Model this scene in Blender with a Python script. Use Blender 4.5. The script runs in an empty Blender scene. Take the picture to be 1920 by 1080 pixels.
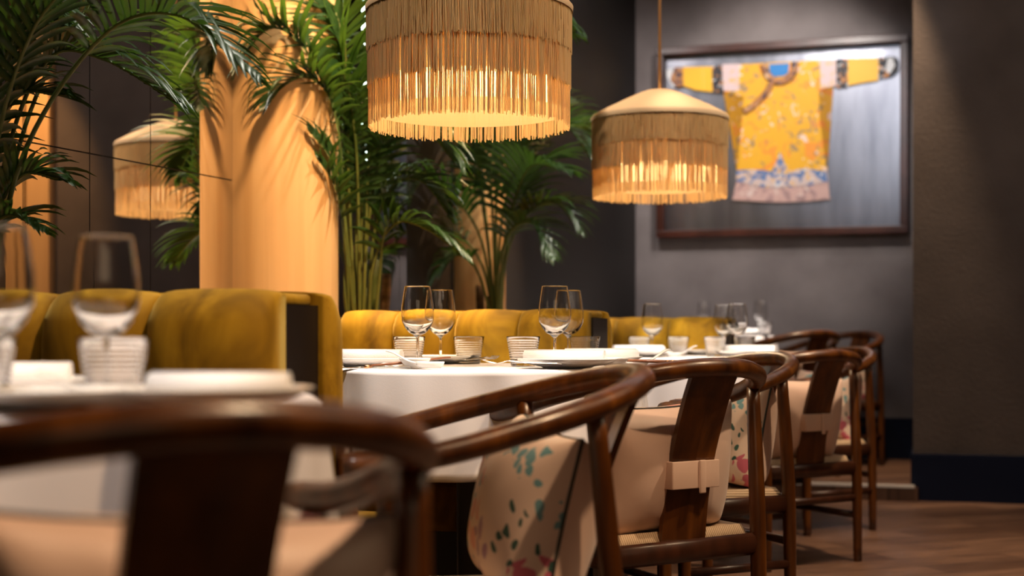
import bpy, bmesh, math, random
from mathutils import Vector, Matrix
PI = math.pi
SC = bpy.context.scene
COL = SC.collection

# ------------------------------------------------------------------ camera, world, exposure
CAMH = 0.83
cd = bpy.data.cameras.new('camera'); cam = bpy.data.objects.new('camera', cd); COL.objects.link(cam)
cam.location = (0, 0, CAMH); cam.rotation_euler = (PI/2, 0, 0)
cd.sensor_width = 36; cd.lens = 50; cd.shift_y = 90/1920
cd.clip_start = .05; cd.clip_end = 60
cd.dof.use_dof = True; cd.dof.focus_distance = 3.45; cd.dof.aperture_fstop = 2.5
SC.camera = cam
w = bpy.data.worlds.new('world'); SC.world = w; w.use_nodes = True
w.node_tree.nodes['Background'].inputs[0].default_value = (.05, .035, .028, 1)
w.node_tree.nodes['Background'].inputs[1].default_value = .06
SC.view_settings.view_transform = 'Standard'; SC.view_settings.look = 'None'
SC.view_settings.exposure = 1.1; SC.view_settings.gamma = 1
SC.cycles.use_denoising = True
SC.cycles.max_bounces = 10; SC.cycles.transparent_max_bounces = 16; SC.cycles.transmission_bounces = 10
SC.cycles.sample_clamp_indirect = 4; SC.cycles.blur_glossy = .5
SC.cycles.caustics_reflective = False; SC.cycles.caustics_refractive = False

# room axes: the tables stand in a row along D, the mirror wall lies to the left of it
D = Vector((.358, .934, 0)).normalized(); N = Vector((.934, -.358, 0)).normalized()
def rc(a, b, z=0): return D*a + N*b + Vector((0, 0, z))
ROWANG = math.atan2(D.y, D.x)
def at(px, Z, z=.75): return Vector(((px-960)/2667*Z, Z, z))
def px3(px, py, Z): return Vector(((px-960)/2667*Z, Z, CAMH+(630-py)/2667*Z))
WS = -.30                                          # slope of the end wall, Z = WC + WS*x
WC = 8.7+.30*2.28

def spot(name, loc, tgt, power, col, size, blend=.5, rad=.05):
    l = bpy.data.lights.new(name, 'SPOT'); l.energy = power; l.color = col
    l.spot_size = math.radians(size); l.spot_blend = blend; l.shadow_soft_size = rad
    o = bpy.data.objects.new(name, l); COL.objects.link(o); o.location = loc
    o.rotation_euler = (Vector(tgt)-Vector(loc)).to_track_quat('-Z', 'Y').to_euler(); return o
def area(name, loc, tgt, power, col, sx, sy):
    l = bpy.data.lights.new(name, 'AREA'); l.energy = power; l.color = col; l.shape = 'RECTANGLE'; l.size = sx; l.size_y = sy
    o = bpy.data.objects.new(name, l); COL.objects.link(o); o.location = loc
    o.rotation_euler = (Vector(tgt)-Vector(loc)).to_track_quat('-Z', 'Y').to_euler(); return o
WARM = (1, .72, .45); NEUT = (1, .86, .72); AMB = (1, .55, .2); AMB2 = (1, .66, .38); TWH = (1, .90, .82); COOL = (1, .92, .88)
CEIL = 3.3
TABLES = [(-.72, 1.86, 0), (-.10, 3.76, 0), (.60, 5.58, 0), (1.05, 8.08, .08)]
for (tx, ty, tz), pw in zip(TABLES, (95, 125, 165, 200)):
    spot('table_downlight', (tx+.70, ty-1.15, CEIL-.04), (tx, ty-.02, .75), pw, TWH, 22, .35, .03)
    spot('table_downlight', (tx-.75, ty-.95, CEIL-.04), (tx, ty, .75), pw*.8, TWH, 22, .35, .03)
pc = px3(1466, 255, 8.8)
spot('picture_light', (1.5, 6.9, CEIL-.04), (pc.x, pc.y, pc.z-.02), 75, (1, .93, .86), 52, .6, .04)
spot('picture_light', (.65, 2.6, CEIL-.04), (pc.x+.45, pc.y, pc.z+.0), 75, (.92, .95, 1), 15, .8, .06)  # added spot, angled so the backing board shines towards its right side
spot('wall_washer', (1.3, 7.6, CEIL-.04), (1.6, 8.9, 2.1), 24, COOL, 80, .9, .04)
spot('wall_washer', (.2, 7.4, CEIL-.04), (.4, 9.0, 1.8), 42, COOL, 80, .9, .04)
spot('wall_washer', (3.6, 5.2, CEIL-.04), (3.4, 6.9, 1.4), 16, NEUT, 90, .9, .04)
spot('platform_fill_spot', (1.75, 7.0, CEIL-.04), (2.0, 7.7, 0), 130, WARM, 40, .7, .04)  # added spot to brighten the step nosing and the floor behind it
spot('pilaster_spotlight', (3.7, 5.7, CEIL-.04), (3.87, 6.6, 1.9), 90, AMB, 40, .6, .04)
c1 = rc(4.22, -2.5)
spot('column_spotlight', tuple(rc(3.55, -1.45, CEIL-.04)), tuple(rc(4.22, -2.4, 1.1)), 270, (1, .64, .32), 46, .6, .11)
spot('column_spotlight', tuple(rc(4.75, -1.95, CEIL-.04)), tuple(rc(4.22, -2.4, 1.0)), 240, (1, .60, .25), 46, .6, .11)
spot('column_spotlight', tuple(rc(6.3, -1.7, CEIL-.04)), tuple(rc(6.08, -2.4, 1.0)), 160, (1, .60, .28), 40, .6, .03)
spot('palm_spotlight', tuple(rc(2.9, -1.5, CEIL-.04)), (-1.1, 3.2, 1.4), 85, (1, .95, .8), 60, .6, .03)
spot('palm_spotlight', tuple(rc(4.3, -1.3, CEIL-.04)), (-.45, 4.9, 1.4), 130, (1, .95, .8), 50, .6, .03)
spot('palm_spotlight', tuple(rc(5.7, -1.2, CEIL-.04)), (0, 6.1, 1.3), 100, (1, .95, .8), 50, .6, .03)
spot('aisle_downlight', (1.6, 4.6, CEIL-.04), (1.75, 5.2, 0), 150, WARM, 60, .8, .05)
spot('aisle_downlight', (.9, 1.4, CEIL-.04), (-.2, 2.0, .5), 150, AMB2, 60, .8, .05)
area('aisle_fill', (2.6, 2.6, 2.9), (.4, 3.8, .5), 6, WARM, 2.4, 1.0)  # added warm fill for cushion backs, seats and chair arms
spot('aisle_downlight', (2.2, 2.7, CEIL-.04), (.45, 3.5, .5), 110, WARM, 50, .8, .05)  # added spot to lift the strapped cushion beside the middle table
area('ceiling_fill', (1.2, 6.2, CEIL-.05), (1.2, 6.9, 0), 15, COOL, 3.0, 4.0)  # added soft overhead fill for the room, no cove is built
area('rear_fill', (.4, -2.8, 2.2), (.2, 3, .8), 5, WARM, 3.0, 1.2)  # unseen warm fill added behind the camera, no bar stands there

# ------------------------------------------------------------------ materials
MATS = {}
def mat(name, col, rough=.5, metal=0, **kw):
    if name in MATS: return MATS[name]
    m = bpy.data.materials.new(name); m.use_nodes = True; b = m.node_tree.nodes['Principled BSDF']
    b.inputs['Base Color'].default_value = (*col, 1); b.inputs['Roughness'].default_value = rough; b.inputs['Metallic'].default_value = metal
    for k, v in kw.items(): b.inputs[k.replace('_', ' ')].default_value = v
    MATS[name] = m; return m
def ramp(nt, stops):
    r = nt.nodes.new('ShaderNodeValToRGB'); e = r.color_ramp.elements
    e[0].position, e[0].color = stops[0][0], (*stops[0][1], 1); e[1].position, e[1].color = stops[-1][0], (*stops[-1][1], 1)
    for p, c in stops[1:-1]:
        q = e.new(p); q.color = (*c, 1)
    return r
def noisy(name, stops, scale=(1, 1, 1), nscale=5, detail=4, rough=.5, bump=0, bscale=None, metal=0, dist=0, **kw):
    m = mat(name, stops[0][1], rough, metal, **kw); nt = m.node_tree; b = nt.nodes['Principled BSDF']
    tc = nt.nodes.new('ShaderNodeTexCoord'); mp = nt.nodes.new('ShaderNodeMapping'); mp.inputs['Scale'].default_value = scale
    nz = nt.nodes.new('ShaderNodeTexNoise'); nz.inputs['Scale'].default_value = nscale; nz.inputs['Detail'].default_value = detail
    nz.inputs['Distortion'].default_value = dist
    r = ramp(nt, stops); L = nt.links.new
    L(tc.outputs['Object'], mp.inputs[0]); L(mp.outputs[0], nz.inputs['Vector']); L(nz.outputs['Fac'], r.inputs[0]); L(r.outputs[0], b.inputs['Base Color'])
    if bump:
        bp = nt.nodes.new('ShaderNodeBump'); bp.inputs['Strength'].default_value = bump; bp.inputs['Distance'].default_value = .01
        n2 = nz
        if bscale:
            n2 = nt.nodes.new('ShaderNodeTexNoise'); n2.inputs['Scale'].default_value = bscale; n2.inputs['Detail'].default_value = 3
            L(tc.outputs['Object'], n2.inputs['Vector'])
        L(n2.outputs['Fac'], bp.inputs['Height']); L(bp.outputs[0], b.inputs['Normal'])
    return m
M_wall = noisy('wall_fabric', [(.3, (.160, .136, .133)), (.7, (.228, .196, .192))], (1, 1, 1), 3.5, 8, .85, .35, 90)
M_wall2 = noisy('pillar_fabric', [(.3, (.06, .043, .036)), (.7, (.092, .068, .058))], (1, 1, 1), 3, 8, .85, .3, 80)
M_dark = mat('dark_surface', (.02, .016, .015), .6)
M_ceil = mat('ceiling_paint', (.06, .05, .045), .9)
M_base = mat('navy_lacquer', (.003, .007, .024), .5, 0, Specular_IOR_Level=.2)
M_black = mat('black_lacquer', (.012, .009, .009), .4)
M_wood = noisy('dark_wood', [(.25, (.028, .007, .002)), (.55, (.105, .031, .004)), (.8, (.24, .078, .010))], (9, 9, 1.2), 3, 5, .33, .04, Coat_Weight=.15, Coat_Roughness=.2)
M_woodf = noisy('frame_wood', [(.3, (.03, .008, .005)), (.7, (.075, .02, .012))], (1, 1, 1), 6, 4, .3)
M_black_wood = noisy('leg_wood', [(.3, (.03, .010, .005)), (.7, (.065, .02, .009))], (9, 9, 1.2), 3, 4, .35)
M_linen = noisy('white_linen', [(.3, (.70, .655, .645)), (.7, (.75, .705, .695))], (1, 1, 1), 2, 2, .85, .03, 300)
M_napkin = noisy('napkin_cotton', [(.3, (.80, .78, .77)), (.7, (.86, .84, .83))], (1, 1, 1), 9, 3, .8, .1, 200)
M_porc = mat('white_porcelain', (.80, .79, .77), .12)
M_steel = mat('polished_steel', (.75, .73, .70), .18, 1)
M_copper = mat('copper_tip', (.8, .42, .2), .25, 1)
M_chop = noisy('chopstick_wood', [(.3, (.16, .05, .02)), (.7, (.28, .10, .04))], (1, 1, 1), 20, 3, .3)
M_brass = mat('brass_cord', (.55, .25, .06), .45)
M_soil = mat('soil', (.02, .012, .008), .95)
M_pot = mat('planter_black', (.02, .018, .018), .5)
M_pipe = mat('piping_green', (.015, .016, .013), .7)
M_cord = None
def wood_floor():
    m = mat('oak_planks', (.2, .1, .06), .42); nt = m.node_tree; b = nt.nodes['Principled BSDF']; L = nt.links.new
    tc = nt.nodes.new('ShaderNodeTexCoord'); mp = nt.nodes.new('ShaderNodeMapping'); mp.inputs['Rotation'].default_value = (0, 0, math.radians(-20))
    br = nt.nodes.new('ShaderNodeTexBrick'); br.offset = .5; br.inputs['Scale'].default_value = 1
    br.inputs['Brick Width'].default_value = .9; br.inputs['Row Height'].default_value = .16; br.inputs['Mortar Size'].default_value = .003
    br.inputs['Color1'].default_value = (.095, .048, .030, 1); br.inputs['Color2'].default_value = (.20, .112, .072, 1); br.inputs['Mortar'].default_value = (.05, .025, .015, 1)
    m2 = nt.nodes.new('ShaderNodeMapping'); m2.inputs['Scale'].default_value = (2.5, 22, 1)
    nz = nt.nodes.new('ShaderNodeTexNoise'); nz.inputs['Scale'].default_value = 2; nz.inputs['Detail'].default_value = 6; nz.inputs['Distortion'].default_value = .6
    r = ramp(nt, [(.3, (.55, .5, .48)), (.7, (1.25, 1.2, 1.15))]); mx = nt.nodes.new('ShaderNodeMix'); mx.data_type = 'RGBA'; mx.blend_type = 'MULTIPLY'; mx.inputs[0].default_value = 1
    L(tc.outputs['Object'], mp.inputs[0]); L(mp.outputs[0], br.inputs[0]); L(mp.outputs[0], m2.inputs[0]); L(m2.outputs[0], nz.inputs[0]); L(nz.outputs[0], r.inputs[0])
    L(br.outputs[0], mx.inputs[6]); L(r.outputs[0], mx.inputs[7]); L(mx.outputs[2], b.inputs['Base Color']); return m
M_floor = wood_floor()
def velvet():
    m = noisy('mustard_velvet', [(.30, (.13, .066, .003)), (.5, (.29, .158, .006)), (.70, (.48, .28, .016))], (1.2, 1.2, .8), 5.5, 4, .75, .05, 60, dist=1.2)
    b = m.node_tree.nodes['Principled BSDF']; b.inputs['Sheen Weight'].default_value = .35; b.inputs['Sheen Roughness'].default_value = .35
    b.inputs['Sheen Tint'].default_value = (1, .75, .25, 1); b.inputs['Specular IOR Level'].default_value = .2; return m
M_velvet = velvet()
M_column = noisy('copper_leaf', [(.3, (.76, .43, .18)), (.7, (.86, .52, .23))], (14, 14, .5), 2, 4, .42, .05, metal=.25)
def mirror_mat():
    m = mat('smoked_mirror', (.84, .82, .82), .0, 1); return m
M_mirror = mirror_mat()
def glass(name, col=(1, 1, 1), ior=1.45, rough=0):
    m = bpy.data.materials.new(name); m.use_nodes = True; nt = m.node_tree; nt.nodes.clear()
    o = nt.nodes.new('ShaderNodeOutputMaterial'); g = nt.nodes.new('ShaderNodeBsdfGlass'); g.inputs['Color'].default_value = (*col, 1); g.inputs['IOR'].default_value = ior; g.inputs['Roughness'].default_value = rough
    nt.links.new(g.outputs[0], o.inputs[0]); return m
M_glass = glass('clear_glass', (.98, .98, .98), 1.45)
def pane_mat():
    m = bpy.data.materials.new('picture_glass'); m.use_nodes = True; nt = m.node_tree; nt.nodes.clear()
    o = nt.nodes.new('ShaderNodeOutputMaterial'); t = nt.nodes.new('ShaderNodeBsdfTransparent'); g = nt.nodes.new('ShaderNodeBsdfGlossy'); g.inputs['Roughness'].default_value = .02
    x = nt.nodes.new('ShaderNodeMixShader'); f = nt.nodes.new('ShaderNodeFresnel'); f.inputs[0].default_value = 1.14
    nt.links.new(f.outputs[0], x.inputs[0]); nt.links.new(t.outputs[0], x.inputs[1]); nt.links.new(g.outputs[0], x.inputs[2]); nt.links.new(x.outputs[0], o.inputs[0]); return m
M_pane = pane_mat()
def trans(name, col, tcol, f):
    m = bpy.data.materials.new(name); m.use_nodes = True; nt = m.node_tree; nt.nodes.clear()
    o = nt.nodes.new('ShaderNodeOutputMaterial'); d = nt.nodes.new('ShaderNodeBsdfDiffuse'); t = nt.nodes.new('ShaderNodeBsdfTranslucent')
    d.inputs[0].default_value = (*col, 1); t.inputs[0].default_value = (*tcol, 1)
    x = nt.nodes.new('ShaderNodeMixShader'); x.inputs[0].default_value = f
    nt.links.new(d.outputs[0], x.inputs[1]); nt.links.new(t.outputs[0], x.inputs[2]); nt.links.new(x.outputs[0], o.inputs[0]); return m
M_sheet = trans('dense_thread_sheet', (.48, .34, .18), (.96, .76, .46), .62)
M_thread = trans('silk_thread', (.46, .32, .16), (.97, .77, .46), .66)
M_lining = trans('shade_lining', (.80, .68, .50), (.98, .88, .70), .62)
M_top = trans('shade_fabric', (.36, .24, .13), (.30, .16, .05), .12)
def emit(name, col, s):
    m = bpy.data.materials.new(name); m.use_nodes = True; nt = m.node_tree; nt.nodes.clear()
    o = nt.nodes.new('ShaderNodeOutputMaterial'); e = nt.nodes.new('ShaderNodeEmission'); e.inputs[0].default_value = (*col, 1); e.inputs[1].default_value = s
    nt.links.new(e.outputs[0], o.inputs[0]); return m
M_bulb = emit('bulb_glow', (1, .78, .5), 6)
def leaf_mat(name, a, b_, ):
    m = noisy(name, [(.3, a), (.7, b_)], (1, 1, 1), 3, 2, .38); nt = m.node_tree; b = nt.nodes['Principled BSDF']
    t = nt.nodes.new('ShaderNodeBsdfTranslucent'); x = nt.nodes.new('ShaderNodeMixShader'); x.inputs[0].default_value = .3; o = nt.nodes['Material Output']
    t.inputs[0].default_value = (b_[0]*1.8, b_[1]*1.6, b_[2], 1)
    nt.links.new(b.outputs[0], x.inputs[1]); nt.links.new(t.outputs[0], x.inputs[2]); nt.links.new(x.outputs[0], o.inputs[0]); return m
M_leaf = leaf_mat('palm_leaf', (.010, .032, .007), (.032, .075, .012))
M_stem = noisy('palm_stem', [(.3, (.05, .09, .012)), (.7, (.14, .15, .03))], (1, 1, 1), 5, 3, .5)
M_trunk = noisy('palm_fibre', [(.3, (.05, .022, .008)), (.7, (.17, .09, .035))], (4, 4, 12), 4, 3, .8)
def weave():
    m = mat('paper_cord', (.55, .38, .24), .8); nt = m.node_tree; b = nt.nodes['Principled BSDF']; L = nt.links.new
    tc = nt.nodes.new('ShaderNodeTexCoord'); wv = nt.nodes.new('ShaderNodeTexWave'); wv.inputs['Scale'].default_value = 55; wv.inputs['Distortion'].default_value = .6
    wv.bands_direction = 'X'; r = ramp(nt, [(.1, (.36, .23, .13)), (.6, (.66, .48, .32))]); bp = nt.nodes.new('ShaderNodeBump'); bp.inputs['Strength'].default_value = .5; bp.inputs['Distance'].default_value = .004
    L(tc.outputs['Object'], wv.inputs[0]); L(wv.outputs['Fac'], r.inputs[0]); L(r.outputs[0], b.inputs['Base Color']); L(wv.outputs['Fac'], bp.inputs['Height']); L(bp.outputs[0], b.inputs['Normal']); return m
M_cord = weave()
M_silk = noisy('cushion_silk', [(.3, (.66, .44, .34)), (.7, (.78, .56, .46))], (1, 1, 1), 3, 3, .5, .25, 9, Sheen_Weight=.3)
def embroidered():
    m = mat('embroidered_silk', (.66, .5, .38), .5); nt = m.node_tree; b = nt.nodes['Principled BSDF']; L = nt.links.new
    tc = nt.nodes.new('ShaderNodeTexCoord')
    cur = None
    base = ramp(nt, [(0, (.68, .50, .41)), (1, (.78, .61, .51))]); nz = nt.nodes.new('ShaderNodeTexNoise'); nz.inputs['Scale'].default_value = 4
    L(tc.outputs['Object'], nz.inputs[0]); L(nz.outputs[0], base.inputs[0]); cur = base.outputs[0]
    for sc, off, th, col, msc, mth in ((22, 0.3, .46, (.55, .12, .18), 5.5, .57), (30, 3.7, .36, (.14, .30, .34), 5.0, .56), (34, 8.2, .34, (.03, .09, .07), 6.0, .61), (24, 12.1, .38, (.36, .20, .30), 6.5, .60), (20, 6.5, .42, (.70, .32, .26), 6.0, .61)):
        mp = nt.nodes.new('ShaderNodeMapping'); mp.inputs['Location'].default_value = (off, off*.7, off*1.3)
        n0 = nt.nodes.new('ShaderNodeTexNoise'); n0.inputs['Scale'].default_value = 18; n0.inputs['Detail'].default_value = 2
        mx0 = nt.nodes.new('ShaderNodeMix'); mx0.data_type = 'RGBA'; mx0.inputs[0].default_value = .04
        v = nt.nodes.new('ShaderNodeTexVoronoi'); v.inputs['Scale'].default_value = sc
        c = nt.nodes.new('ShaderNodeMath'); c.operation = 'LESS_THAN'; c.inputs[1].default_value = th
        n1 = nt.nodes.new('ShaderNodeTexNoise'); n1.inputs['Scale'].default_value = msc; n1.inputs['Detail'].default_value = 1
        c1_ = nt.nodes.new('ShaderNodeMath'); c1_.operation = 'GREATER_THAN'; c1_.inputs[1].default_value = mth
        mu = nt.nodes.new('ShaderNodeMath'); mu.operation = 'MULTIPLY'
        L(tc.outputs['Object'], mp.inputs[0]); L(mp.outputs[0], n0.inputs[0]); L(mp.outputs[0], mx0.inputs[6]); L(n0.outputs['Color'], mx0.inputs[7]); L(mx0.outputs[2], v.inputs[0])
        L(v.outputs['Distance'], c.inputs[0]); L(mp.outputs[0], n1.inputs[0]); L(n1.outputs[0], c1_.inputs[0]); L(c.outputs[0], mu.inputs[0]); L(c1_.outputs[0], mu.inputs[1])
        mx = nt.nodes.new('ShaderNodeMix'); mx.data_type = 'RGBA'; L(mu.outputs[0], mx.inputs[0]); L(cur, mx.inputs[6]); mx.inputs[7].default_value = (*col, 1); cur = mx.outputs[2]
    L(cur, b.inputs['Base Color']); return m
M_embr = embroidered()

# ------------------------------------------------------------------ mesh helpers
def link(name, bm, m, parent=None, smooth=True, sub=0):
    me = bpy.data.meshes.new(name); bmesh.ops.recalc_face_normals(bm, faces=bm.faces); bm.to_mesh(me); bm.free()
    for mm in (m if isinstance(m, (list, tuple)) else [m]): me.materials.append(mm)
    if smooth: me.polygons.foreach_set('use_smooth', [True]*len(me.polygons))
    o = bpy.data.objects.new(name, me); COL.objects.link(o)
    if parent: o.parent = parent
    if sub:
        s = o.modifiers.new('sub', 'SUBSURF'); s.levels = sub; s.render_levels = sub
    return o
def tag(o, label=None, cat=None, group=None, kind=None):
    if label: o['label'] = label
    if cat: o['category'] = cat
    if group: o['group'] = group
    if kind: o['kind'] = kind
    return o
def empty(name, loc, rz=0, label=None, cat=None, group=None):
    o = bpy.data.objects.new(name, None); COL.objects.link(o); o.location = loc; o.rotation_euler = (0, 0, rz); o.empty_display_size = .05
    return tag(o, label, cat, group)
def copy_tree(o, parent=None):
    c = o.copy(); COL.objects.link(c); c.parent = parent
    for ch in list(o.children): copy_tree(ch, c)
    return c
def box(bm, c, s, rz=0, bev=0):
    r = bmesh.ops.create_cube(bm, size=1); vs = r['verts']
    bmesh.ops.scale(bm, vec=s, verts=vs)
    if bev:
        es = list({e for v in vs for e in v.link_edges})
        r = bmesh.ops.bevel(bm, geom=es, offset=bev, segments=3, profile=.5, affect='EDGES'); vs = list({v for f in r['faces'] for v in f.verts} | {v for v in vs if v.is_valid})
    if rz: bmesh.ops.rotate(bm, cent=(0, 0, 0), matrix=Matrix.Rotation(rz, 3, 'Z'), verts=vs)
    bmesh.ops.translate(bm, vec=c, verts=vs); return vs
def sweep(bm, pts, rad, n=10, cap=True, mat_i=0, up=None):
    """tube along pts; rad = float or list of (ra, rb)"""
    rings = []; P = [Vector(p) for p in pts]
    for i, p in enumerate(P):
        t = (P[min(i+1, len(P)-1)]-P[max(i-1, 0)]).normalized()
        u = Vector(up) if up else (Vector((0, 0, 1)) if abs(t.z) < .9 else Vector((0, 1, 0)))
        s = t.cross(u).normalized(); u2 = s.cross(t).normalized()
        r = rad[i] if isinstance(rad, list) else rad
        ra, rb = r if isinstance(r, tuple) else (r, r)
        rings.append([bm.verts.new(p+s*(ra*math.cos(2*PI*k/n))+u2*(rb*math.sin(2*PI*k/n))) for k in range(n)])
    for a, b in zip(rings, rings[1:]):
        for k in range(n):
            f = bm.faces.new((a[k], a[(k+1) % n], b[(k+1) % n], b[k])); f.material_index = mat_i
    if cap:
        for r in (rings[0], rings[-1]):
            f = bm.faces.new(r); f.material_index = mat_i
    return rings
def lathe(bm, prof, n=32, off=(0, 0, 0), cap=False):
    rings = []; O = Vector(off)
    for r, z in prof:
        if r < 1e-5: rings.append([bm.verts.new(O+Vector((0, 0, z)))])
        else: rings.append([bm.verts.new(O+Vector((r*math.cos(2*PI*k/n), r*math.sin(2*PI*k/n), z))) for k in range(n)])
    for a, b in zip(rings, rings[1:]):
        for k in range(n):
            k2 = (k+1) % n
            if len(a) == 1 and len(b) == 1: continue
            if len(a) == 1: bm.faces.new((a[0], b[k2], b[k]))
            elif len(b) == 1: bm.faces.new((a[k], a[k2], b[0]))
            else: bm.faces.new((a[k], a[k2], b[k2], b[k]))
def cr(pts, n):
    P = [Vector(p) for p in pts]; P = [P[0]*2-P[1]]+P+[P[-1]*2-P[-2]]; out = []
    m = len(P)-3
    for i in range(n+1):
        t = i/n*m; k = min(int(t), m-1); u = t-k; a, b, c, d = P[k:k+4]
        out.append(.5*((2*b)+(c-a)*u+(2*a-5*b+4*c-d)*u*u+(3*b-a-3*c+d)*u**3))
    return out
def quad(bm, pts): return bm.faces.new([bm.verts.new(p) for p in pts])
def prism(bm, outline, z0, z1):
    a = [bm.verts.new((x, y, z0)) for x, y in outline]; b = [bm.verts.new((x, y, z1)) for x, y in outline]; n = len(a)
    bm.faces.new(a); bm.faces.new(b)
    for i in range(n): bm.faces.new((a[i], a[(i+1) % n], b[(i+1) % n], b[i]))
def struct(name, bm, m, parent=None, smooth=False):
    o = link(name, bm, m, parent, smooth)
    if not parent: o['kind'] = 'structure'
    return o

# ------------------------------------------------------------------ setting
PZ = .08                                                   # low platform behind the third table
def wz(x): return WC+WS*x
def pz(x): return 7.12+.30*2.03+WS*x
bm = bmesh.new(); prism(bm, [(-7, -4.5), (6.5, -4.5), (6.5, 12), (-7, 12)], -.1, 0); struct('floor', bm, M_floor)
bm = bmesh.new(); prism(bm, [(-7, -4.5), (6.5, -4.5), (6.5, 12), (-7, 12)], CEIL, CEIL+.1); struct('ceiling', bm, M_ceil)
A0 = rc(7.95, -2.5)
bm = bmesh.new(); prism(bm, [(.30, pz(.30)), (2.03, pz(2.03)), (2.65, wz(2.65)), (.60, wz(.60))], 0.0, PZ-.012); 
pf = struct('trim_1', bm, M_floor)
pf['label'] = 'low wood platform step in front of the end wall'
bm = bmesh.new()
e0 = Vector((.30, pz(.30)-.006, 0)); e1 = Vector((2.02, pz(2.02)-.006, 0)); th = math.atan(WS)
bx = (e0+e1)/2
box(bm, (bx.x, bx.y+.02, PZ-.006), ((e1-e0).length, .035, .012), th); struct('trim_2', bm, mat('step_nosing', (.80, .77, .74), .4, .2))
bm = bmesh.new(); prism(bm, [(.33, pz(.33)+.04), (2.03, pz(2.03)+.04), (2.65, wz(2.65)), (.60, wz(.60))], PZ-.012, PZ); struct('trim_3', bm, M_floor)
# end wall
bm = bmesh.new(); prism(bm, [(-3, wz(-3)), (3.2, wz(3.2)), (3.2, wz(3.2)+.15), (-3, wz(-3)+.15)], 0, CEIL); struct('wall_back', bm, M_wall)
bm = bmesh.new(); prism(bm, [(.95, wz(.95)-.03), (2.62, wz(2.62)-.03), (2.62, wz(2.62)), (.95, wz(.95))], PZ, PZ+.25); struct('baseboard_back', bm, M_base)
# narrow pilaster at the left end of the end wall
bm = bmesh.new(); prism(bm, [(.49, 8.74), (.60, 8.71), (.66, wz(.66)), (.40, wz(.40))], 0, CEIL); struct('trim_4', bm, M_wall)
# wide pillar wall on the right
def rz_(x): return 7.2+.30*2.03-.30*x
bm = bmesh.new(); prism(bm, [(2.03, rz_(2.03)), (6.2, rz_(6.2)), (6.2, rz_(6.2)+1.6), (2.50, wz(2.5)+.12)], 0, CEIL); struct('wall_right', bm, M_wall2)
bm = bmesh.new(); prism(bm, [(2.01, rz_(2.01)-.035), (6.1, rz_(6.1)-.035), (6.1, rz_(6.1)), (2.03, rz_(2.03)), (2.25, 7.85), (2.215, 7.85)], 0, .225)
prism(bm, [(2.015, rz_(2.01)-.028), (6.1, rz_(6.1)-.028), (6.1, rz_(6.1)), (2.03, rz_(2.03))], .225, .235)
struct('baseboard_right', bm, M_base)
# outer walls behind and beside the camera
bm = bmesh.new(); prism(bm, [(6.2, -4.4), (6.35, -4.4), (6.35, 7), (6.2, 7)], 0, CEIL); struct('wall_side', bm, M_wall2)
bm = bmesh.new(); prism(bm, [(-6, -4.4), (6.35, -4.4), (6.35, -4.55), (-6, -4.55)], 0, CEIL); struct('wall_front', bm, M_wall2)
# copper panel on the right side wall, seen only in the mirror
o = None
# mirror wall: backing wall, tall narrow mirror panels
def rbox(bm, a0, a1, b0, b1, z0, z1, bev=0, ang=None):
    c = rc((a0+a1)/2, (b0+b1)/2, (z0+z1)/2)
    return box(bm, c, (a1-a0, abs(b1-b0), z1-z0), ROWANG, bev)
bm = bmesh.new(); rbox(bm, -5.5, 8.9, -2.75, -2.53, 0, CEIL); struct('wall_left', bm, M_dark)
mw = empty('mirror_wall', rc(3.7, -2.5), 0, 'smoked mirror wall of tall panels with dark seams left of the copper column', 'mirror')
edges = [1.2, 1.9, 2.6, 3.13, 3.41, 3.694, 3.97, 4.22]
# seams of the photo: px 42,168,282
def a_at(px, b=-2.5):
    t = (px-960)/2667; return b*(t*(-.358)-.934)/(.358-.934*t) if False else (-.934*b-.358*b*t)/(.358-.934*t)
edges = [.9, 1.6, 2.3, 3.0, a_at(42), a_at(168), a_at(282), 4.21]
for e0_, e1_ in zip(edges, edges[1:]):
    for z0, z1 in ((0, 1.333), (1.337, CEIL-.002)):
        bm = bmesh.new(); rbox(bm, e0_+.002, e1_-.002, -2.512, -2.5, z0, z1)
        o = link('mirror_panel', bm, M_mirror, None, False); o.parent = mw; o.matrix_parent_inverse = Matrix.Translation(-mw.location)
bm = bmesh.new()
for e_ in edges: rbox(bm, e_-.003, e_+.003, -2.514, -2.508, 0, CEIL-.002)
rbox(bm, edges[0], edges[-1], -2.514, -2.508, 1.33, 1.34)
o = link('seam', bm, M_black, None, False); o.parent = mw; o.matrix_parent_inverse = Matrix.Translation(-mw.location)
# second stretch of mirror behind the palms
mw2 = empty('mirror_wall', rc(5.2, -2.5), 0, 'smoked mirror wall behind the palms right of the copper column', 'mirror')
MA = math.radians(-1.6)
def m2(a, b):                                              # slightly turned against the first stretch
    p = rc(a, b); q = rc(4.3, -2.5); return q+Matrix.Rotation(-MA, 3, 'Z') @ (p-q)
for e0_, e1_ in ((4.23, 5.3), (5.304, 6.4), (6.404, 8.0)):
    bm = bmesh.new(); q = [m2(e0_, -2.5), m2(e1_, -2.5), m2(e1_, -2.515), m2(e0_, -2.515)]; prism(bm, [(v.x, v.y) for v in q], 0, CEIL-.002)
    o = link('mirror_panel', bm, M_mirror, None, False); o.parent = mw2; o.matrix_parent_inverse = Matrix.Translation(-mw2.location)
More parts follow.
